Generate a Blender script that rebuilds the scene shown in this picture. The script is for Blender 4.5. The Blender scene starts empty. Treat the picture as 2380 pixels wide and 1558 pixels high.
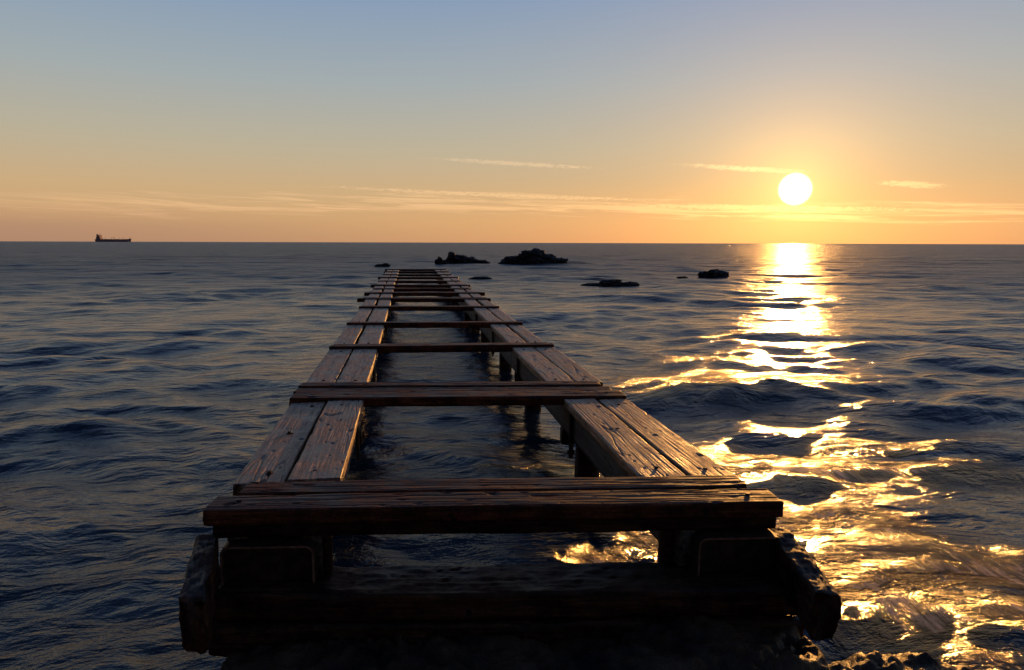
import bpy, bmesh, math, random
import numpy as np
from mathutils import Vector, Matrix, noise
random.seed(7); np.random.seed(7)
scene = bpy.context.scene
scene.view_settings.view_transform = 'Standard'
scene.view_settings.look = 'None'
scene.view_settings.exposure = 0
COL = scene.collection

def lin(r, g, b):
    def f(c):
        c /= 255.0
        return c/12.92 if c <= 0.04045 else ((c+0.055)/1.055)**2.4
    return (f(r), f(g), f(b), 1.0)

# ------------------------------------------------------------------ camera
CAM_Z = 1.6
yaw = math.radians(8.7); pitch = math.radians(7.7); roll = math.radians(-0.17)
F = Vector((math.sin(yaw)*math.cos(pitch), math.cos(yaw)*math.cos(pitch), -math.sin(pitch)))
R = Vector((math.cos(yaw), -math.sin(yaw), 0))
U = R.cross(F)
R2 = R*math.cos(roll) - U*math.sin(roll)
U2 = U*math.cos(roll) + R*math.sin(roll)
cam_d = bpy.data.cameras.new("camera"); cam = bpy.data.objects.new("camera", cam_d)
COL.objects.link(cam)
cam.matrix_world = Matrix(((R2.x, U2.x, -F.x, 0), (R2.y, U2.y, -F.y, 0), (R2.z, U2.z, -F.z, CAM_Z), (0, 0, 0, 1)))
cam_d.lens = 24.0; cam_d.sensor_width = 36; cam_d.clip_start = 0.05; cam_d.clip_end = 40000
scene.camera = cam

# ------------------------------------------------------------------ sun
SUN_AZ = math.radians(30.8); SUN_EL = math.radians(4.1)
sd = Vector((math.sin(SUN_AZ)*math.cos(SUN_EL), math.cos(SUN_AZ)*math.cos(SUN_EL), math.sin(SUN_EL)))
sl = bpy.data.lights.new("sun", 'SUN'); sl.energy = 3.4; sl.angle = math.radians(0.6); sl.color = (1.0, 0.44, 0.10)
so = bpy.data.objects.new("sun", sl); COL.objects.link(so)
so.rotation_euler = (-sd).to_track_quat('-Z', 'Y').to_euler()
so.location = (20, 30, 20)

# ------------------------------------------------------------------ node helper
class NT:
    def __init__(s, tree): s.t = tree; s.n = tree.nodes; s.l = tree.links
    def new(s, typ, **kw):
        n = s.n.new(typ)
        for k, v in kw.items(): setattr(n, k, v)
        return n
    def put(s, sock, v):
        if hasattr(v, 'is_output') or isinstance(v, bpy.types.NodeSocket): s.l.new(v, sock)
        else: sock.default_value = v
    def m(s, op, a, b=None, c=None, clamp=False):
        n = s.new('ShaderNodeMath', operation=op); n.use_clamp = clamp
        s.put(n.inputs[0], a)
        if b is not None: s.put(n.inputs[1], b)
        if c is not None: s.put(n.inputs[2], c)
        return n.outputs[0]
    def vm(s, op, a, b=None):
        n = s.new('ShaderNodeVectorMath', operation=op)
        s.put(n.inputs[0], a)
        if b is not None: s.put(n.inputs[1], b)
        return n
    def ramp(s, fac, stops, interp='LINEAR'):
        n = s.new('ShaderNodeValToRGB'); n.color_ramp.interpolation = interp
        e = n.color_ramp.elements
        while len(e) < len(stops): e.new(0.5)
        for i, (p, c) in enumerate(stops):
            e[i].position = p
            e[i].color = c if len(c) == 4 else (*c, 1)
        s.put(n.inputs[0], fac); return n.outputs[0]
    def mix(s, fac, a, b, blend='MIX'):
        n = s.new('ShaderNodeMix', data_type='RGBA', blend_type=blend)
        n.clamp_factor = True
        s.put(n.inputs[0], fac); s.put(n.inputs[6], a); s.put(n.inputs[7], b)
        return n.outputs[2]
    def comb(s, x, y, z):
        n = s.new('ShaderNodeCombineXYZ')
        s.put(n.inputs[0], x); s.put(n.inputs[1], y); s.put(n.inputs[2], z); return n.outputs[0]
    def noise(s, vec, scale, detail=4, rough=0.5, dist=0.0):
        n = s.new('ShaderNodeTexNoise'); s.put(n.inputs['Vector'], vec)
        n.inputs['Scale'].default_value = scale; n.inputs['Detail'].default_value = detail
        n.inputs['Roughness'].default_value = rough; n.inputs['Distortion'].default_value = dist
        return n.outputs['Fac']
    def sstep(s, v, a, b, to0=0.0, to1=1.0):
        n = s.new('ShaderNodeMapRange', interpolation_type='SMOOTHSTEP')
        s.put(n.inputs[0], v); n.inputs[1].default_value = a; n.inputs[2].default_value = b
        n.inputs[3].default_value = to0; n.inputs[4].default_value = to1
        return n.outputs[0]

# ------------------------------------------------------------------ world
w = bpy.data.worlds.new("World"); scene.world = w; w.use_nodes = True
w.node_tree.nodes.clear(); T = NT(w.node_tree)
tc = T.new('ShaderNodeTexCoord')
d = T.vm('NORMALIZE', tc.outputs['Generated']).outputs[0]
sep = T.new('ShaderNodeSeparateXYZ'); T.l.new(d, sep.inputs[0])
X, Y, Z = sep.outputs
el = T.m('MULTIPLY', T.m('ARCSINE', Z), 57.2958)            # degrees
az = T.m('MULTIPLY', T.m('ARCTAN2', X, Y), 57.2958)         # degrees from +Y to +X
base = T.ramp(T.m('MAXIMUM', Z, 0.0), [
    (0.0, lin(197, 150, 110)), (0.03, lin(208, 164, 116)), (0.07, lin(206, 172, 128)),
    (0.13, lin(188, 177, 152)), (0.215, lin(162, 172, 175)), (0.32, lin(132, 156, 185)),
    (0.50, lin(88, 118, 166)), (1.0, lin(42, 66, 114))])
hd = T.vm('DOT_PRODUCT', d, (math.sin(SUN_AZ), math.cos(SUN_AZ), 0)).outputs['Value']
azf = T.sstep(hd, -0.9, 0.6, 0.15, 1.0)
base = T.mix(1.0, base, T.comb(azf, azf, azf), 'MULTIPLY')
hz = T.m('MULTIPLY', T.sstep(el, 3.2, 0.6), T.sstep(az, 5, -30))
base = T.mix(T.m('MULTIPLY', hz, 0.55), base, lin(160, 124, 110))
dot = T.vm('DOT_PRODUCT', d, tuple(sd)).outputs['Value']
ang = T.m('MULTIPLY', T.m('ARCCOSINE', T.m('MINIMUM', dot, 1.0)), 57.2958)
def glow(width, power, col, k):
    e = T.m('EXPONENT', T.m('MULTIPLY', T.m('POWER', T.m('DIVIDE', ang, width), power), -1.0))
    e = T.m('MULTIPLY', e, k)
    return T.mix(1.0, T.comb(e, e, e), (*col, 1), 'MULTIPLY')
g = T.mix(1.0, glow(13, 1.2, (1.0, 0.34, 0.0), 0.20), glow(3.2, 1.0, (1.0, 0.52, 0.12), 1.0), 'ADD')
low = T.m('MULTIPLY', T.sstep(el, 5.5, 0.0), T.m('EXPONENT', T.m('MULTIPLY', T.m('POWER', T.m('DIVIDE', T.m('ABSOLUTE', T.m('SUBTRACT', az, 30.8)), 18.0), 1.6), -1.0)))
g = T.mix(1.0, g, T.mix(1.0, T.comb(low, low, low), (0.36, 0.09, 0.0, 1), 'MULTIPLY'), 'ADD')
discv = T.m('MULTIPLY', T.sstep(ang, 1.30, 0.72), 8.0)
disc = T.mix(1.0, T.comb(discv, discv, discv), (1.0, 0.86, 0.55, 1), 'MULTIPLY')
cc = T.comb(T.m('MULTIPLY', az, 0.06), T.m('ADD', T.m('MULTIPLY', el, 1.7), T.m('MULTIPLY', az, 0.05)), 0.0)
n1 = T.noise(cc, 1.6, 8, 0.70, 0.7)
ce = T.m('SUBTRACT', el, T.m('ADD', 3.3, T.m('MULTIPLY', T.m('ABSOLUTE', T.m('SUBTRACT', az, 2)), -0.03)))
band = T.m('EXPONENT', T.m('MULTIPLY', T.m('POWER', T.m('ABSOLUTE', T.m('DIVIDE', ce, 1.35)), 2.0), -1.0))
azm = T.sstep(az, -38, -18)
c1 = T.m('MULTIPLY', T.sstep(T.m('MULTIPLY', n1, T.m('ADD', T.m('MULTIPLY', band, 0.6), 0.4)), 0.41, 0.58), azm)
def wisp(a0, aw, e0, ew, slope, th):
    da = T.m('SUBTRACT', az, a0)
    e = T.m('SUBTRACT', T.m('SUBTRACT', el, e0), T.m('MULTIPLY', da, slope))
    q = T.m('ADD', T.m('POWER', T.m('ABSOLUTE', T.m('DIVIDE', da, aw)), 2.0), T.m('POWER', T.m('ABSOLUTE', T.m('DIVIDE', e, ew)), 2.0))
    mk = T.m('EXPONENT', T.m('MULTIPLY', q, -1.0))
    nn = T.noise(T.comb(T.m('MULTIPLY', az, 1.6), T.m('MULTIPLY', el, 7.0), 3.0), 1.0, 7, 0.75, 1.0)
    return T.sstep(T.m('MULTIPLY', mk, T.m('ADD', T.m('MULTIPLY', nn, 2.6), -0.4)), th, th+0.45)
c2 = T.m('MULTIPLY', wisp(8.8, 9.0, 6.4, 0.26, -0.055, 0.45), 0.7)
c3 = wisp(27.0, 6.5, 5.75, 0.30, -0.09, 0.45)
c4 = wisp(38.5, 2.8, 4.2, 0.30, -0.10, 0.4)
c5 = wisp(28.0, 16, 2.75, 0.32, -0.03, 0.4)
c6 = wisp(7.0, 18, 3.9, 0.26, -0.035, 0.45)
cl = T.m('MAXIMUM', T.m('MAXIMUM', T.m('MAXIMUM', c1, c5), T.m('MAXIMUM', c2, c6)), T.m('MAXIMUM', c3, c4))
near = T.m('EXPONENT', T.m('DIVIDE', ang, -14.0))
tot = T.mix(1.0, base, g, 'ADD')
cadd = T.mix(near, (0.14, 0.075, 0.045, 1), (0.60, 0.38, 0.13, 1))
tot = T.mix(cl, tot, T.mix(1.0, tot, cadd, 'ADD'))
tot = T.mix(1.0, tot, disc, 'ADD')
sky = T.new('ShaderNodeTexSky', sky_type='NISHITA'); sky.sun_disc = False
sky.sun_elevation = SUN_EL; sky.sun_rotation = SUN_AZ
b1 = T.new('ShaderNodeBackground'); T.l.new(tot, b1.inputs[0]); b1.inputs[1].default_value = 0.97
b2 = T.new('ShaderNodeBackground'); T.l.new(sky.outputs[0], b2.inputs[0]); b2.inputs[1].default_value = 0.004
ad = T.new('ShaderNodeAddShader'); T.l.new(b1.outputs[0], ad.inputs[0]); T.l.new(b2.outputs[0], ad.inputs[1])
wo = T.new('ShaderNodeOutputWorld'); T.l.new(ad.outputs[0], wo.inputs[0])

# ------------------------------------------------------------------ materials
def newmat(name):
    m = bpy.data.materials.new(name); m.use_nodes = True
    m.node_tree.nodes.clear(); t = NT(m.node_tree)
    p = t.new('ShaderNodeBsdfPrincipled'); o = t.new('ShaderNodeOutputMaterial')
    t.l.new(p.outputs[0], o.inputs[0]); return m, t, p, o

def wood_mat(name, dark, mid, light, rough=0.5, bump=0.6, spec=0.4):
    m, t, p, o = newmat(name)
    tc = t.new('ShaderNodeTexCoord'); oi = t.new('ShaderNodeObjectInfo')
    off = t.m('MULTIPLY', oi.outputs['Random'], 37.0)
    v = t.vm('ADD', tc.outputs['Object'], t.comb(off, off, off)).outputs[0]
    vs = t.vm('MULTIPLY', v, (1.5, 34.0, 34.0)).outputs[0]
    n1 = t.noise(vs, 1.5, 9, 0.72, 0.35)
    vf = t.vm('MULTIPLY', v, (8.0, 210.0, 210.0)).outputs[0]
    n2 = t.noise(vf, 1.0, 5, 0.65, 0.3)
    n3 = t.noise(v, 7.0, 8, 0.70)
    n4 = t.noise(v, 70.0, 5, 0.75)
    f = t.m('ADD', t.m('MULTIPLY', n1, 0.5), t.m('ADD', t.m('MULTIPLY', n2, 0.28), t.m('MULTIPLY', n4, 0.22)))
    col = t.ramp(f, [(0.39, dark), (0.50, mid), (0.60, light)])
    stain = t.sstep(n3, 0.36, 0.62, 0.28, 1.15)
    col = t.mix(1.0, col, t.comb(stain, stain, stain), 'MULTIPLY')
    rv = t.m('ADD', t.m('MULTIPLY', oi.outputs['Random'], 0.4), 0.8)
    col = t.mix(1.0, col, t.comb(rv, rv, rv), 'MULTIPLY')
    vo = t.new('ShaderNodeTexVoronoi'); t.l.new(t.vm('MULTIPLY', v, (9, 16, 9)).outputs[0], vo.inputs['Vector'])
    vo.inputs['Scale'].default_value = 1.0
    hole = t.sstep(vo.outputs['Distance'], 0.08, 0.16)
    col = t.mix(t.m('SUBTRACT', 1.0, hole), col, (0.01, 0.007, 0.005, 1))
    t.l.new(col, p.inputs['Base Color'])
    t.l.new(t.sstep(n3, 0.3, 0.7, rough-0.14, rough+0.2), p.inputs['Roughness'])
    p.inputs['Specular IOR Level'].default_value = spec
    bn = t.new('ShaderNodeBump'); bn.inputs['Strength'].default_value = bump; bn.inputs['Distance'].default_value = 0.005
    h = t.m('ADD', t.m('ADD', t.m('MULTIPLY', n1, 0.5), t.m('MULTIPLY', n2, 0.25)), t.m('ADD', t.m('MULTIPLY', hole, 0.6), t.m('ADD', t.m('MULTIPLY', n3, 0.9), t.m('MULTIPLY', n4, 0.30))))
    t.l.new(h, bn.inputs['Height']); t.l.new(bn.outputs[0], p.inputs['Normal'])
    return m
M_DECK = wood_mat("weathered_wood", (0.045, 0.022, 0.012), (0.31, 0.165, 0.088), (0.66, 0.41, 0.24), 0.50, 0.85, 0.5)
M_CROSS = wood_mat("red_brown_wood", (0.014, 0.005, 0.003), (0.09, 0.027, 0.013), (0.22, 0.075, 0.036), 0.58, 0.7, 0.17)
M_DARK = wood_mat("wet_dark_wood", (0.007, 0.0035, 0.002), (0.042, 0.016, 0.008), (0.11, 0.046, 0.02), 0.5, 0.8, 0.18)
M_BEAM = wood_mat("grey_beam_wood", (0.02, 0.016, 0.013), (0.11, 0.085, 0.07), (0.24, 0.19, 0.16), 0.5, 0.6)

def rock_mat(name, c1, c2, rough, sc=4.0, spec=0.5):
    m, t, p, o = newmat(name)
    tc = t.new('ShaderNodeTexCoord')
    n1 = t.noise(tc.outputs['Object'], sc, 8, 0.65, 0.3); n2 = t.noise(tc.outputs['Object'], sc*5, 6, 0.7)
    t.l.new(t.ramp(n1, [(0.35, c1), (0.7, c2)]), p.inputs['Base Color'])
    t.l.new(t.sstep(n2, 0.3, 0.7, rough-0.2, rough+0.2), p.inputs['Roughness'])
    p.inputs['Specular IOR Level'].default_value = spec
    bn = t.new('ShaderNodeBump'); bn.inputs['Strength'].default_value = 0.8; bn.inputs['Distance'].default_value = 0.15/sc
    t.l.new(t.m('ADD', n1, t.m('MULTIPLY', n2, 0.4)), bn.inputs['Height']); t.l.new(bn.outputs[0], p.inputs['Normal'])
    return m
M_ROCK = rock_mat("wet_rock", (0.008, 0.007, 0.007), (0.028, 0.025, 0.022), 0.6, 1.5, 0.25)
M_STONE = rock_mat("foundation_stone", (0.006, 0.0035, 0.0025), (0.13, 0.075, 0.038), 0.40, 4.0, 0.15)

def steel_mat(name, c1, c2):
    m, t, p, o = newmat(name)
    tc = t.new('ShaderNodeTexCoord'); nn = t.noise(tc.outputs['Object'], 25, 6, 0.6)
    t.l.new(t.ramp(nn, [(0.35, c1), (0.7, c2)]), p.inputs['Base Color'])
    p.inputs['Metallic'].default_value = 0.3; p.inputs['Roughness'].default_value = 0.5
    bn = t.new('ShaderNodeBump'); bn.inputs['Strength'].default_value = 0.3; bn.inputs['Distance'].default_value = 0.004
    t.l.new(nn, bn.inputs['Height']); t.l.new(bn.outputs[0], p.inputs['Normal'])
    return m
M_STEEL = steel_mat("rusty_steel", (0.016, 0.010, 0.009), (0.085, 0.045, 0.030))
M_RIM = steel_mat("worn_steel_edge", (0.12, 0.055, 0.04), (0.34, 0.18, 0.13))

# ------------------------------------------------------------------ mesh helpers
def mk(name, verts, faces, mat, parent=None, smooth=True, loc=None):
    me = bpy.data.meshes.new(name); me.from_pydata([tuple(v) for v in verts], [], faces); me.update()
    ob = bpy.data.objects.new(name, me); COL.objects.link(ob)
    if mat: me.materials.append(mat)
    if smooth:
        me.polygons.foreach_set('use_smooth', [True]*len(me.polygons))
    if parent: ob.parent = parent
    if loc: ob.location = loc
    return ob

pier = bpy.data.objects.new("wooden_pier", None); COL.objects.link(pier)
DZ = 0.60
seedc = [0]
def board(name, p0, p1, width, thick, ztop, mat, nl=40, nw=14, groove=0.0015, r0=0.007, wear=0.006, rotx=0.0, z1=None, rough_end=0.0):
    """worn timber from p0 to p1 (centre line), local x along length"""
    seedc[0] += 1; sd_ = seedc[0]*13.7
    p0 = Vector((p0[0], p0[1], ztop)); p1 = Vector((p1[0], p1[1], ztop if z1 is None else z1))
    L = (p1-p0).length; w2, t2 = width/2, thick/2
    ns = 7 if thick > 0.08 else 5
    sec = []
    ts = [-1+2*i/(nw-1) for i in range(nw)]
    sec += [(y*w2, t2) for y in ts]
    sec += [(w2, t2-2*t2*i/(ns+1)) for i in range(1, ns+1)]
    sec += [(w2-2*w2*i/6, -t2) for i in range(0, 7)]
    sec += [(-w2, -t2+2*t2*i/(ns+1)) for i in range(1, ns+1)]
    k = len(sec); vs = []; fs = []
    xs = [-L/2, -L/2+0.002, -L/2+0.006] + [(-L/2+0.012)+(L-0.024)*i/nl for i in range(nl+1)] + [L/2-0.006, L/2-0.002, L/2]
    for x in xs:
        for (y, z) in sec:
            wn = noise.noise(Vector((x*6+sd_, y*9, z*9)))
            r = max(0.003, r0 + wear*wn*1.6)
            q = Vector((max(-L/2+r, min(L/2-r, x)), max(-w2+r, min(w2-r, y)), max(-t2+r, min(t2-r, z))))
            dd = Vector((x, y, z))-q
            pnt = q + dd.normalized()*r if dd.length > 1e-9 and dd.length > r else Vector((x, y, z))
            if z > t2*0.99:
                n_ = noise.noise(Vector((x*1.3+sd_, y*45, 0)))
                n2 = noise.noise(Vector((x*3.5+sd_, y*110, 7)))
                g_ = -abs(n_)**0.8*groove*0.8 + n2*groove*0.6
                ck = abs(noise.noise(Vector((x*0.5+sd_*2, y*11+noise.noise(Vector((x*5, sd_, 0)))*0.22, 3))))
                pres = noise.noise(Vector((x*1.7+sd_, y*5, 12)))
                if ck < 0.022 and pres > -0.05: g_ -= 0.007*(1-ck/0.022)
                gg = noise.noise(Vector((x*14+sd_, y*26, 31)))
                if gg > 0.46: g_ -= (gg-0.46)*0.03
                pnt.z += g_
            elif z < -t2*0.99: pass
            else:
                pnt.y += (1 if y > 0 else -1)*noise.noise(Vector((x*2+sd_, z*50, 5)))*groove
            pnt.y += noise.noise(Vector((x*1.1+sd_, 0, 9)))*0.006
            pnt.z += noise.noise(Vector((x*0.9+sd_, 4, 9)))*0.004
            if rough_end:
                n5 = noise.fractal(Vector((x*10+sd_, y*14, z*14)), 0.8, 2.0, 4)
                pnt.z += n5*rough_end; pnt.y += noise.noise(Vector((x*9, z*17+sd_, y*11)))*rough_end
            if abs(x) > L/2-0.001: pnt.x += noise.noise(Vector((sd_, y*30, z*30)))*(0.006+rough_end)
            vs.append(pnt)
    n = len(xs)
    for i in range(n-1):
        for j in range(k):
            a = i*k+j; b = i*k+(j+1) % k
            fs.append((a, a+k, b+k, b))
    fs.append(tuple(range(k))); fs.append(tuple(reversed(range((n-1)*k, n*k))))
    ob = mk(name, vs, fs, mat, pier)
    dirv = (p1-p0).normalized()
    yv = Vector((0, 0, 1)).cross(dirv).normalized(); zv = dirv.cross(yv)
    mid = (p0+p1)/2 - zv*t2
    M = Matrix(((dirv.x, yv.x, zv.x, mid.x), (dirv.y, yv.y, zv.y, mid.y), (dirv.z, yv.z, zv.z, mid.z), (0, 0, 0, 1)))
    if rotx: M = M @ Matrix.Rotation(rotx, 4, 'X')
    ob.matrix_world = M
    return ob

XL, XR = -0.745, 1.41
SK = -0.105
def cross(name, xl, xr, yl, width, thick, z, mat, sk=SK, **kw):
    yc = yl + width/2
    return board(name, (xl, yc), (xr, yc+sk*(xr-xl)), width, thick, z, mat, **kw)

cross("front_plank", -0.765, 1.435, 2.575, 0.155, 0.065, DZ+0.010, M_CROSS, nl=160, nw=40, groove=0.003, r0=0.008)
cross("front_plank_back", -0.68, 1.385, 2.752, 0.135, 0.06, DZ+0.006, M_CROSS, nl=150, nw=36, groove=0.003)
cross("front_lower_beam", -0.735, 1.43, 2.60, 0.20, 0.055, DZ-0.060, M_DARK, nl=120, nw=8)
cm = [(4.44, 0.185, 0.0, 0.0), (4.65, 0.13, -0.01, -0.03), (4.805, 0.13, 0.0, -0.06)]
for i, (yy, ww, a, b) in enumerate(cm):
    cross("cross_plank_%d" % (i+1), XL-0.01+a, XR+0.0+b, yy, ww, 0.065, DZ+0.012-0.006*(i % 2), M_CROSS, nl=90, nw=24, sk=-0.11, groove=0.003, r0=0.010)
far_cross = [(6.60, 0.20, 0, 0, -.07), (8.52, 0.22, .0, 0, -.10), (10.70, 0.22, .0, 0.0, -.12),
             (12.35, 0.25, .14, .06, -.12), (13.75, 0.25, .10, .12, -.10), (15.0, 0.22, 0.0, -.10, -.09), (16.2, 0.25, .10, 0.05, -.12),
             (18.0, 0.22, .0, -0.05, -.1), (19.8, 0.25, .08, .04, -.1), (21.6, 0.25, .0, -.05, -.1), (23.6, 0.25, .04, 0.0, -.1), (25.6, 0.28, .06, 0.02, -.1)]
for i, (yy, ww, a, b, s) in enumerate(far_cross):
    cross("cross_beam_%d" % (i+1), XL-a, XR+b, yy, ww*0.5, 0.07, DZ+0.014+random.uniform(0, .012), M_CROSS, nl=50, nw=10, sk=s)
    cross("cross_beam_back_%d" % (i+1), XL-a*.5+.02, XR+b*.5-.03, yy+ww*0.5+.012, ww*0.46, 0.07, DZ+0.010+random.uniform(0, .012), M_CROSS, nl=50, nw=10, sk=s)

def near_y(yl, s, x): return yl + s*(x-XL)
ls = [(2.752+0.135, SK, 4.44, -0.11)]
prev = (4.805+0.13, -0.11)
for (yy, ww, a, b, s) in far_cross:
    ls.append((prev[0], prev[1], yy, s)); prev = (yy+ww, s)
for i, (ya, sa, yb, sb) in enumerate(ls):
    near = i < 2
    for side, bx in (("left", [(-0.745, -0.535), (-0.517, -0.295)]), ("right", [(0.99, 1.195), (1.210, 1.40)])):
        for j, (xa, xb) in enumerate(bx):
            xc = (xa+xb)/2; wd = xb-xa
            y0 = near_y(ya, sa, xc)+0.014; y1 = near_y(yb, sb, xc)-0.010
            if i == 0 and side == "left": y0 = 2.905 + (0.0 if j else 0.015)
            jit = random.uniform(-.006, .006) if near else random.uniform(-.02, .02)
            board("%s_stringer_board_%d_%d" % (side, i+1, j+1), (xc+jit, y0), (xc+jit*0.3, y1), wd-(0 if near else random.uniform(0, .03)), 0.055,
                  DZ-0.004+random.uniform(-.004, .002)-(0.008 if (side == "left" and j == 0 and i == 0) else 0),
                  M_DECK, nl=190 if i == 0 else (90 if i == 1 else 40), nw=70 if i == 0 else (30 if i == 1 else 14), groove=0.002, wear=0.009)
for nm, xc in (("left_outer_beam", -0.66), ("left_inner_beam", -0.38), ("right_inner_beam", 1.075), ("right_outer_beam", 1.33)):
    y0 = 2.62 - 0.11*(xc+0.745)
    y = y0; k = 0
    while y < 25.6:
        y2 = min(y+4.4, 25.7)
        board("%s_%d" % (nm, k+1), (xc, y), (xc, y2-0.01), 0.075, 0.20, DZ-0.0675, M_BEAM, nl=60, nw=6, groove=0.003)
        y = y2; k += 1
def post(x, y, wdt, ztop, zbot=-0.6):
    vs = []; fs = []; n = 10; kk = 12
    for i in range(n+1):
        z = zbot+(ztop-zbot)*i/n
        for j in range(kk):
            a = 2*math.pi*j/kk
            sq = 1.0/max(abs(math.cos(a)), abs(math.sin(a)))
            r = wdt/2*min(sq, 1.25)*(1+0.08*noise.noise(Vector((x+math.cos(a), y+math.sin(a), z*6))))
            vs.append((x+r*math.cos(a), y+r*math.sin(a), z))
    for i in range(n):
        for j in range(kk):
            a = i*kk+j; b = i*kk+(j+1) % kk
            fs.append((a, b, b+kk, a+kk))
    fs.append(tuple(range((n)*kk, (n+1)*kk)))
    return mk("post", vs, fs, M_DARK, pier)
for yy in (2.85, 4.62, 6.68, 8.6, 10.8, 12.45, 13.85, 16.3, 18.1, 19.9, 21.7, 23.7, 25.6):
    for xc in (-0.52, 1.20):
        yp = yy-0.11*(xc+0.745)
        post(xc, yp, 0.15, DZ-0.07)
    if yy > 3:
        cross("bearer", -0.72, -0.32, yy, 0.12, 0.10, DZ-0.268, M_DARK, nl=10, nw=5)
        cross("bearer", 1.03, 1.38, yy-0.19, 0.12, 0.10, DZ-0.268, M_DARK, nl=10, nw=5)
post(-0.325, 2.60, 0.035, DZ-0.10, 0.2); post(1.02, 2.50, 0.06, DZ-0.10, 0.2)

def cyl(vs, fs, c, r, h, axis=2, n=8, tilt=0.0):
    b = len(vs)
    for s in (0, 1):
        for j in range(n):
            a = 2*math.pi*j/n + tilt
            if axis == 2: vs.append((c[0]+r*math.cos(a), c[1]+r*math.sin(a), c[2]+h*s))
            else: vs.append((c[0]+r*math.cos(a), c[1]+h*s, c[2]+r*math.sin(a)))
    for j in range(n):
        fs.append((b+j, b+(j+1) % n, b+n+(j+1) % n, b+n+j))
    fs.append(tuple(b+n+j for j in range(n))); fs.append(tuple(b+j for j in reversed(range(n))))
vs, fs = [], []
for (x, y, zt) in [(-0.66, 2.66-0.0, .605), (1.325, 2.44, .605), (-0.63, 4.53, .605), (1.31, 4.33, .605), (-.62, 3.05, .585), (-.42, 3.02, .59), (-.60, 4.3, .585), (-.42, 4.28, .59),
                   (1.10, 2.85, .59), (1.31, 2.80, .59), (1.12, 4.1, .59), (1.30, 4.05, .59), (1.12, 3.5, .59), (-.64, 3.7, .585)]:
    cyl(vs, fs, (x, y, zt-0.004), 0.018, 0.006, n=16); cyl(vs, fs, (x, y, zt), 0.010, 0.010, n=6, tilt=random.random())
for i, (ya, sa, yb, sb) in enumerate(ls[1:9]):
    for xx in (-.64, -.41, 1.09, 1.30):
        for yy in (near_y(ya, sa, xx)+.15, near_y(yb, sb, xx)-.15):
            cyl(vs, fs, (xx+random.uniform(-.02, .02), yy, .588), 0.011, 0.012, n=6)
mk("bolt_heads", vs, fs, M_STEEL, pier, smooth=False)
vs, fs = [], []
for yy in (4.42, 6.55, 8.5, 10.6):
    for xx in (1.03, 1.02, -.33):
        o_ = random.uniform(0, .12)
        cyl(vs, fs, (xx, yy-.11*(xx+.745)-o_, .22), 0.011, 0.30, n=8)
        cyl(vs, fs, (xx, yy-.11*(xx+.745)-o_, .25), 0.022, 0.02, n=6)
mk("hanging_bolts", vs, fs, M_STEEL, pier, smooth=False)

def channel(name, x0, x1, yl, yr, z0, z1, depth=0.16, rim=0.008, rad=0.035):
    def outline(ins):
        pts = [(x0+ins, z0)]
        r = rad-ins
        cx, cz = x0+rad, z1-rad
        for i in range(9):
            a = math.pi - (math.pi/2)*i/8; pts.append((cx+r*math.cos(a), cz+r*math.sin(a)))
        cx = x1-rad
        for i in range(9):
            a = math.pi/2 - (math.pi/2)*i/8; pts.append((cx+r*math.cos(a), cz+r*math.sin(a)))
        pts.append((x1-ins, z0)); return pts
    def yat(x): return yl+(yr-yl)*(x-x0)/(x1-x0)
    o1 = outline(0); o2 = outline(rim); k = len(o1); V = []; Fc = []
    V += [(x, yat(x)+depth, z) for x, z in o1]
    V += [(x, yat(x), z) for x, z in o1]
    V += [(x, yat(x), z) for x, z in o2]
    V += [(x, yat(x)+0.03, z) for x, z in o2]
    for s in range(3):
        for j in range(k-1):
            a = s*k+j; Fc.append((a, a+k, a+k+1, a+1))
    Fc.append(tuple(3*k+j for j in range(k)))
    ob = mk(name, V, Fc, M_STEEL, pier, smooth=False)
    ob.data.materials.append(M_RIM)
    for q in range(k-1, 2*(k-1)): ob.data.polygons[q].material_index = 1
    return ob
channel("steel_channel_end_left", -0.71, -0.365, 2.545, 2.51, DZ-0.275, DZ-0.126)
channel("steel_channel_end_right", 1.085, 1.42, 2.345, 2.31, DZ-0.275, DZ-0.118)

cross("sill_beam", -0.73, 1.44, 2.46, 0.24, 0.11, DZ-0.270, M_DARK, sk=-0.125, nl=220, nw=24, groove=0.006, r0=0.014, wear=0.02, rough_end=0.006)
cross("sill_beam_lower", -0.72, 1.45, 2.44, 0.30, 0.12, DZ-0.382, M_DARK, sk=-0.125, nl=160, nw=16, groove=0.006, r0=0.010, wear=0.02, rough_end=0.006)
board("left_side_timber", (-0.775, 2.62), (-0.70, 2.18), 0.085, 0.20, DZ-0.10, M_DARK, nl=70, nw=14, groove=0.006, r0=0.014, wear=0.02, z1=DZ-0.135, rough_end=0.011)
board("right_side_timber", (1.45, 2.42), (1.345, 1.92), 0.09, 0.17, DZ-0.12, M_DARK, nl=70, nw=14, groove=0.006, r0=0.014, wear=0.02, z1=DZ-0.135, rough_end=0.011)

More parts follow.
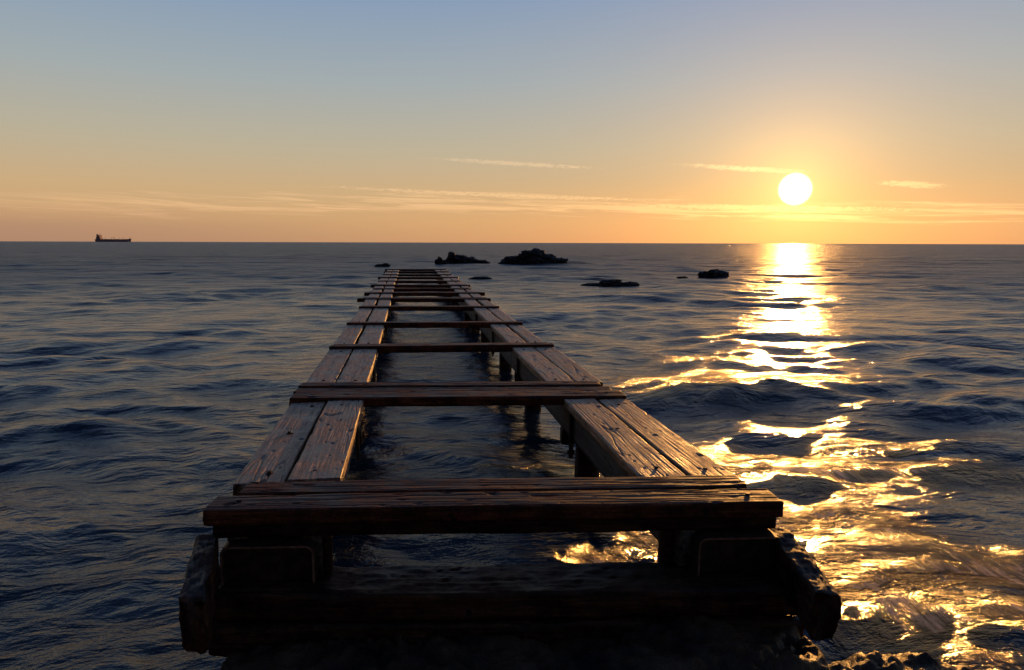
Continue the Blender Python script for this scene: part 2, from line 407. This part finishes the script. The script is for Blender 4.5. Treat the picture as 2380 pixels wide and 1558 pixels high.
# ------------------------------------------------------------------ stone foundation
def fbm(v, o=5):
    return noise.fractal(v, 0.9, 2.1, o, noise_basis='PERLIN_ORIGINAL')
nx, ny = 300, 200
vs = []; fs = []
for j in range(ny+1):
    for i in range(nx+1):
        x = -0.95+3.1*i/nx; y = 0.6+2.3*j/ny
        yb = y+0.12*(x+0.7)
        e = min((x+0.70+0.03*noise.noise(Vector((y*5, 3, 1))))/0.04, (1.50+0.10*noise.noise(Vector((y*3, 1, 1)))-x)/0.12, (2.75-yb)/0.1)
        e = max(-1.0, min(1.0, e))
        v3 = Vector((x*2.6, y*2.6, 0.3))
        wv_ = Vector((x*1.5+0.5*fbm(v3*1.0), y*2.4+0.5*fbm(v3*1.0+Vector((4, 4, 4))), 0.0))
        dd, pp = noise.voronoi(wv_)
        cell = noise.cell(pp[0]*3.1)
        z = 0.17 + 0.035*fbm(v3*1.2) + 0.05*cell + 0.035*min(1, (dd[1]-dd[0])*8.0) + 0.018*fbm(v3*4) + 0.007*fbm(v3*16)
        z = -0.35 + (z+0.35)*(0.5+0.5*e)
        q = ((x-1.68)/0.34)**2+((y-1.95)/0.24)**2
        if q < 1.4: z = max(z, 0.12*math.sqrt(max(0, 1-q/1.4))+0.04*fbm(v3*3)+0.01*fbm(v3*12)-0.02)
        vs.append((x, y, z))
for j in range(ny):
    for i in range(nx):
        a = j*(nx+1)+i; fs.append((a, a+1, a+nx+2, a+nx+1))
mk("stone_foundation", vs, fs, M_STONE)

# ------------------------------------------------------------------ rocks
def rock(lumps, name="sea_rock"):
    bm = bmesh.new()
    for (x, y, rx, ry, rz, zc, rs) in lumps:
        ret = bmesh.ops.create_icosphere(bm, subdivisions=5, radius=1.0)
        for v in ret['verts']:
            p_ = v.co.copy()
            n_ = 0.35*fbm(p_*1.4+Vector((rs, 0, 0)), 6)+0.16*fbm(p_*4+Vector((rs, 5, 0)), 4)
            dd, pp = noise.voronoi(p_*2.6+Vector((rs, 1, 2)))
            p_ *= 1+n_+0.22*(dd[0]-0.3)
            v.co = Vector((x+p_.x*rx, y+p_.y*ry, zc+p_.z*rz))
    c = Vector((lumps[0][0], lumps[0][1], 0))
    bmesh.ops.translate(bm, verts=bm.verts, vec=-c)
    me = bpy.data.meshes.new(name); bm.to_mesh(me); bm.free()
    me.materials.append(M_ROCK)
    ob = bpy.data.objects.new(name, me); COL.objects.link(ob); ob.location = c
    return ob
rock([(9.6, 51.2, 1.45, 0.9, 0.80, 0.12, 1), (8.1, 51.5, 1.0, 0.6, 0.5, 0.08, 5), (10.9, 51.0, 1.1, .7, .48, 0.05, 9), (9.1, 51.1, .75, .5, .42, .6, 2), (12.6, 51.5, 1.3, .5, .10, 0, 12)])
rock([(4.3, 53, 1.1, 0.6, 0.45, 0.1, 21), (3.4, 53, 0.4, .4, .6, 0.15, 23), (5.4, 53, 0.8, .5, .25, 0.02, 25)])
rock([(2.3, 50.2, .26, .2, .42, .08, 31), (2.6, 50.3, .25, .2, .25, .05, 33)])
rock([(-1.7, 45.4, .38, .3, .16, .03, 41), (-1.4, 45.4, .25, .2, .12, .12, 42)])
rock([(3.16, 29.9, .45, .25, .12, .0, 51)])
rock([(7.7, 25.2, .5, .3, .19, .02, 61), (8.3, 25.0, .4, .25, .12, .0, 62), (7.1, 25.4, .5, .2, .07, 0, 63)])
rock([(14.5, 31.0, .70, .4, .28, .06, 71)])
rock([(12.7, 30.4, .25, .15, .06, .0, 81)])

# ------------------------------------------------------------------ ship
m, t, p, o = newmat("ship_haze_tone"); M_SHIP = m
tc = t.new('ShaderNodeTexCoord'); nn = t.noise(tc.outputs['Object'], 0.1, 4)
t.l.new(t.ramp(nn, [(0.3, (0.26, 0.18, 0.19)), (0.7, (0.38, 0.27, 0.27))]), p.inputs['Base Color'])  # distance haze over the ship is put into this mauve-brown base colour
p.inputs['Roughness'].default_value = 0.8
def ship(L, loc, rz):
    bm = bmesh.new()
    def prism(pts, y0, y1):
        a = [bm.verts.new((x, y0, z)) for x, z in pts]; b = [bm.verts.new((x, y1, z)) for x, z in pts]
        bm.faces.new(a); bm.faces.new(list(reversed(b)))
        for i in range(len(pts)):
            j = (i+1) % len(pts); bm.faces.new((a[j], a[i], b[i], b[j]))
    def box(x0, x1, z0, z1, hw): prism([(x0, z0), (x1, z0), (x1, z1), (x0, z1)], -hw, hw)
    s = L/131.0
    st = [(-65, 7), (-60, 9), (-40, 10), (40, 10), (55, 7), (64, 1.2)]
    rings = []
    for i, (x, hw) in enumerate(st):
        zt = 10.5 if x > 50 else (9.5 if x < -38 else 8.0)
        rk = -3.5 if i == len(st)-1 else (2.0 if i == 0 else 0)
        rings.append([bm.verts.new((x+rk, -hw*.9, -2)), bm.verts.new((x, -hw, zt)), bm.verts.new((x, hw, zt)), bm.verts.new((x+rk, hw*.9, -2))])
    for a, b in zip(rings, rings[1:]):
        for j in range(4):
            bm.faces.new((a[j], a[(j+1) % 4], b[(j+1) % 4], b[j]))
    bm.faces.new(rings[0]); bm.faces.new(list(reversed(rings[-1])))
    box(-60, -44, 9, 14, 8); box(-59, -46, 14, 18, 7.5); box(-57, -47, 18, 22, 7); box(-50.5, -46.5, 22, 25, 9)
    box(-60.5, -55.5, 13.8, 27, 2.5); box(-59.5, -56.5, 27, 28.5, 1.5)
    box(-49, -48.2, 25, 31, .4); box(-50.5, -46.8, 28, 28.6, .4)
    for x in (-30, -8, 22, 36): box(x, x+.8, 8, 15+random.uniform(0, 2), .4)
    box(-8, 4, 14.2, 15, .5); box(2, 3, 8, 16, .5)
    for x in (-34, -24, -14, 0, 10, 18, 30, 42): box(x, x+5, 8, 10.2, 6)
    box(-42, 50, 9.8, 10.4, 1)
    box(60, 60.8, 10, 19, .4); box(56, 63, 10.4, 12, 3)
    for v in bm.verts: v.co *= s
    bmesh.ops.recalc_face_normals(bm, faces=bm.faces)
    me = bpy.data.meshes.new("cargo_ship"); bm.to_mesh(me); bm.free(); me.materials.append(M_SHIP)
    ob = bpy.data.objects.new("cargo_ship", me); COL.objects.link(ob); ob.location = loc; ob.rotation_euler = (0, 0, rz)
ship(131, (-1051, 2690, 0), -yaw)

# ------------------------------------------------------------------ water
th = np.concatenate([np.linspace(math.radians(-56), math.radians(62), 900), np.linspace(math.radians(62), math.radians(304), 130)[1:-1]])
rr = np.concatenate([np.geomspace(0.25, 1.8, 14)[:-1], np.geomspace(1.8, 90, 620)[:-1], np.geomspace(90, 18000, 150)])
TH, RR = np.meshgrid(th, rr)
GX = RR*np.sin(TH); GY = RR*np.cos(TH)
H = np.zeros_like(GX)
rng = np.random.default_rng(3)
WX = GX + 0.35*np.sin(GY*0.9+1.0+0.5*np.sin(GX*0.5)) + 0.12*np.sin(GY*2.3+GX*1.1)
WY = GY + 0.40*np.sin(GX*0.7+0.4+0.4*np.sin(GY*0.4)) + 0.13*np.sin(GX*2.1-GY*0.8+2)
spacing = RR*0.0068
patch = 0.85+0.5*np.sin(GX*0.45+0.8*np.sin(GY*0.31)+1)*np.sin(GY*0.55+0.9*np.sin(GX*0.27))
nearcalm = np.clip((RR-1.0)/6.0, 0.5, 1.0)
for i in range(140):
    lam = 0.20*(9/0.20)**rng.random()
    a = rng.normal(0.12, 0.50)
    kx, ky = math.sin(a)*2*math.pi/lam, math.cos(a)*2*math.pi/lam
    slope = 0.019 if lam < 2.5 else 0.008
    amp = slope*lam/(2*math.pi)*rng.uniform(0.5, 1.5)
    fade = np.clip((lam/spacing-3)/5, 0, 1)
    ph = WX*kx+WY*ky+rng.random()*6.28
    H += fade*amp*(np.sin(ph)+0.3*np.sin(2*ph+1.0))*patch*nearcalm
def ridge(x0, y0, x1, y1, wd, hgt, fk=1.0):
    dx, dy = x1-x0, y1-y0; L = math.hypot(dx, dy); ux, uy = dx/L, dy/L
    s = ((GX-x0)*ux+(GY-y0)*uy)/L; n_ = -(GX-x0)*uy+(GY-y0)*ux
    n_ = n_+0.12*np.sin(s*7)+0.05*np.sin(s*19+1)
    along = np.clip(np.minimum(s, 1-s)*3+0.3, 0, 1)
    prof = np.where(n_ < 0, np.exp(-(n_/(wd*0.8))**2), np.exp(-(n_/(wd*1.7))**2))
    return along*prof*hgt, fk*along*np.exp(-((n_-0.3*wd)/(wd*1.3))**2)
foam = np.zeros_like(GX)
for args in [(2.2, 6.9, 5.0, 7.1, .46, .045), (2.0, 4.4, 4.3, 4.2, .36, .040), (1.75, 3.5, 2.9, 3.1, .22, .02), (1.6, 2.7, 3.3, 2.2, .38, .015),
             (.5, 4.75, 1.4, 4.5, .14, .012, .9), (.75, 3.25, 1.4, 3.1, .13, .012, .9), (4.2, 10.6, 7.5, 11.2, .4, .03, .6), (3.0, 8.6, 6.0, 9.2, .3, .02, .5)]:
    h, f_ = ridge(*args); H += h; foam = np.maximum(foam, f_)
foam[RR > 9.8] *= 0.5
for (x, y, r) in [(7.7, 25, 1.3), (14.5, 30.8, 1.2), (3.2, 29.8, .8), (12.0, 51, 2.5)]:
    foam = np.maximum(foam, 0.35*np.exp(-(((GX-x)/r)**2+((GY-y)/(r*.6))**2)))
nr, nt = GX.shape
co = np.stack([GX, GY, H], -1).reshape(-1, 3)
co = np.vstack([co, [[0, 0, 0]]])
idx = np.arange(nr*nt).reshape(nr, nt)
a = idx[:-1, :]; b = idx[1:, :]
an = np.roll(a, -1, 1); bn_ = np.roll(b, -1, 1)
quads = np.stack([a, an, bn_, b], -1).reshape(-1, 4)[:, ::-1]
me = bpy.data.meshes.new("water")
nq = len(quads); tri = np.stack([np.full(nt, nr*nt), idx[0], np.roll(idx[0], -1)], -1)[:, ::-1]
me.vertices.add(len(co)); me.vertices.foreach_set('co', co.ravel())
loops = np.concatenate([quads.ravel(), tri.ravel()])
me.loops.add(len(loops)); me.loops.foreach_set('vertex_index', loops.astype(np.int32))
me.polygons.add(nq+nt)
me.polygons.foreach_set('loop_start', np.concatenate([np.arange(nq)*4, nq*4+np.arange(nt)*3]).astype(np.int32))
me.polygons.foreach_set('use_smooth', np.ones(nq+nt, dtype=bool))
me.update(calc_edges=True); me.validate()
at = me.attributes.new("foam", 'FLOAT', 'POINT')
at.data.foreach_set('value', np.append(foam.ravel(), 0).astype(np.float32))
wob = bpy.data.objects.new("water", me); COL.objects.link(wob)

m, t, p, o = newmat("sea_water"); me.materials.append(m)
ge = t.new('ShaderNodeNewGeometry'); P = ge.outputs['Position']
fa = t.new('ShaderNodeAttribute', attribute_name='foam'); fo = fa.outputs['Fac']
dist = t.vm('LENGTH', t.vm('MULTIPLY', P, (1, 1, 0)).outputs[0]).outputs['Value']
warp = t.new('ShaderNodeTexNoise'); t.l.new(P, warp.inputs['Vector']); warp.inputs['Scale'].default_value = 0.6; warp.inputs['Detail'].default_value = 3
wv = t.vm('SCALE', t.vm('SUBTRACT', warp.outputs['Color'], (0.5, 0.5, 0.5)).outputs[0]); wv.inputs['Scale'].default_value = 0.8
PW = t.vm('ADD', P, wv.outputs[0]).outputs[0]
r1 = t.noise(t.vm('MULTIPLY', PW, (1.0, 2.0, 1)).outputs[0], 2.2, 6, 0.55, 0.15)
rm = t.noise(t.vm('MULTIPLY', P, (0.25, 0.9, 1)).outputs[0], 1.0, 6, 0.6, 0.2)
r2 = t.noise(t.vm('MULTIPLY', P, (0.04, 0.16, 1)).outputs[0], 1.0, 7, 0.65, 0.2)
mp = t.new('ShaderNodeMapping'); t.l.new(PW, mp.inputs['Vector']); mp.inputs['Rotation'].default_value = (0, 0, math.radians(50)); mp.inputs['Scale'].default_value = (12, 1.6, 1)
st = t.noise(mp.outputs[0], 1.5, 8, 0.66, 0.6)
st2 = t.noise(PW, 5.0, 6, 0.6, 0.3)
pm = t.noise(t.vm('MULTIPLY', PW, (0.8, 1.6, 1)).outputs[0], 1.6, 6, 0.65, 0.4)
fp = t.m('MULTIPLY', fo, t.sstep(pm, 0.40, 0.56))
h = t.m('ADD', t.m('MULTIPLY', r1, 0.060), t.m('MULTIPLY', t.m('MULTIPLY', rm, t.sstep(dist, 8, 30)), 0.38))
h = t.m('ADD', h, t.m('MULTIPLY', t.m('MULTIPLY', r2, t.sstep(dist, 25, 90)), 3.0))
ch = t.m('ADD', t.m('MULTIPLY', st, 0.075), t.m('MULTIPLY', st2, 0.050))
h = t.m('ADD', h, t.m('MULTIPLY', ch, fp))
bn = t.new('ShaderNodeBump'); bn.inputs['Strength'].default_value = 1.0; bn.inputs['Distance'].default_value = 1.0
t.l.new(h, bn.inputs['Height'])
t.l.new(bn.outputs[0], p.inputs['Normal'])
p.inputs['IOR'].default_value = 1.33
p.inputs['Specular IOR Level'].default_value = 0.32
t.l.new(t.ramp(t.noise(P, 0.6, 3), [(0.3, (0.005, 0.013, 0.027)), (0.7, (0.012, 0.022, 0.038))]), p.inputs['Base Color'])
t.l.new(t.sstep(dist, 4, 40, 0.11, 0.36), p.inputs['Roughness'])
df = t.new('ShaderNodeBsdfDiffuse'); df.inputs['Color'].default_value = (0.42, 0.40, 0.38, 1)
tr = t.new('ShaderNodeBsdfTranslucent'); tr.inputs['Color'].default_value = (0.42, 0.40, 0.38, 1)
t.l.new(bn.outputs[0], df.inputs['Normal']); t.l.new(bn.outputs[0], tr.inputs['Normal'])
fsh = t.new('ShaderNodeAddShader'); t.l.new(df.outputs[0], fsh.inputs[0]); t.l.new(tr.outputs[0], fsh.inputs[1])
mask = t.m('MULTIPLY', t.sstep(t.m('MULTIPLY', st, t.m('ADD', fp, 0.08)), 0.40, 0.62), 0.8)
ms = t.new('ShaderNodeMixShader'); t.l.new(mask, ms.inputs[0]); t.l.new(p.outputs[0], ms.inputs[1]); t.l.new(fsh.outputs[0], ms.inputs[2])
t.l.new(ms.outputs[0], o.inputs[0])
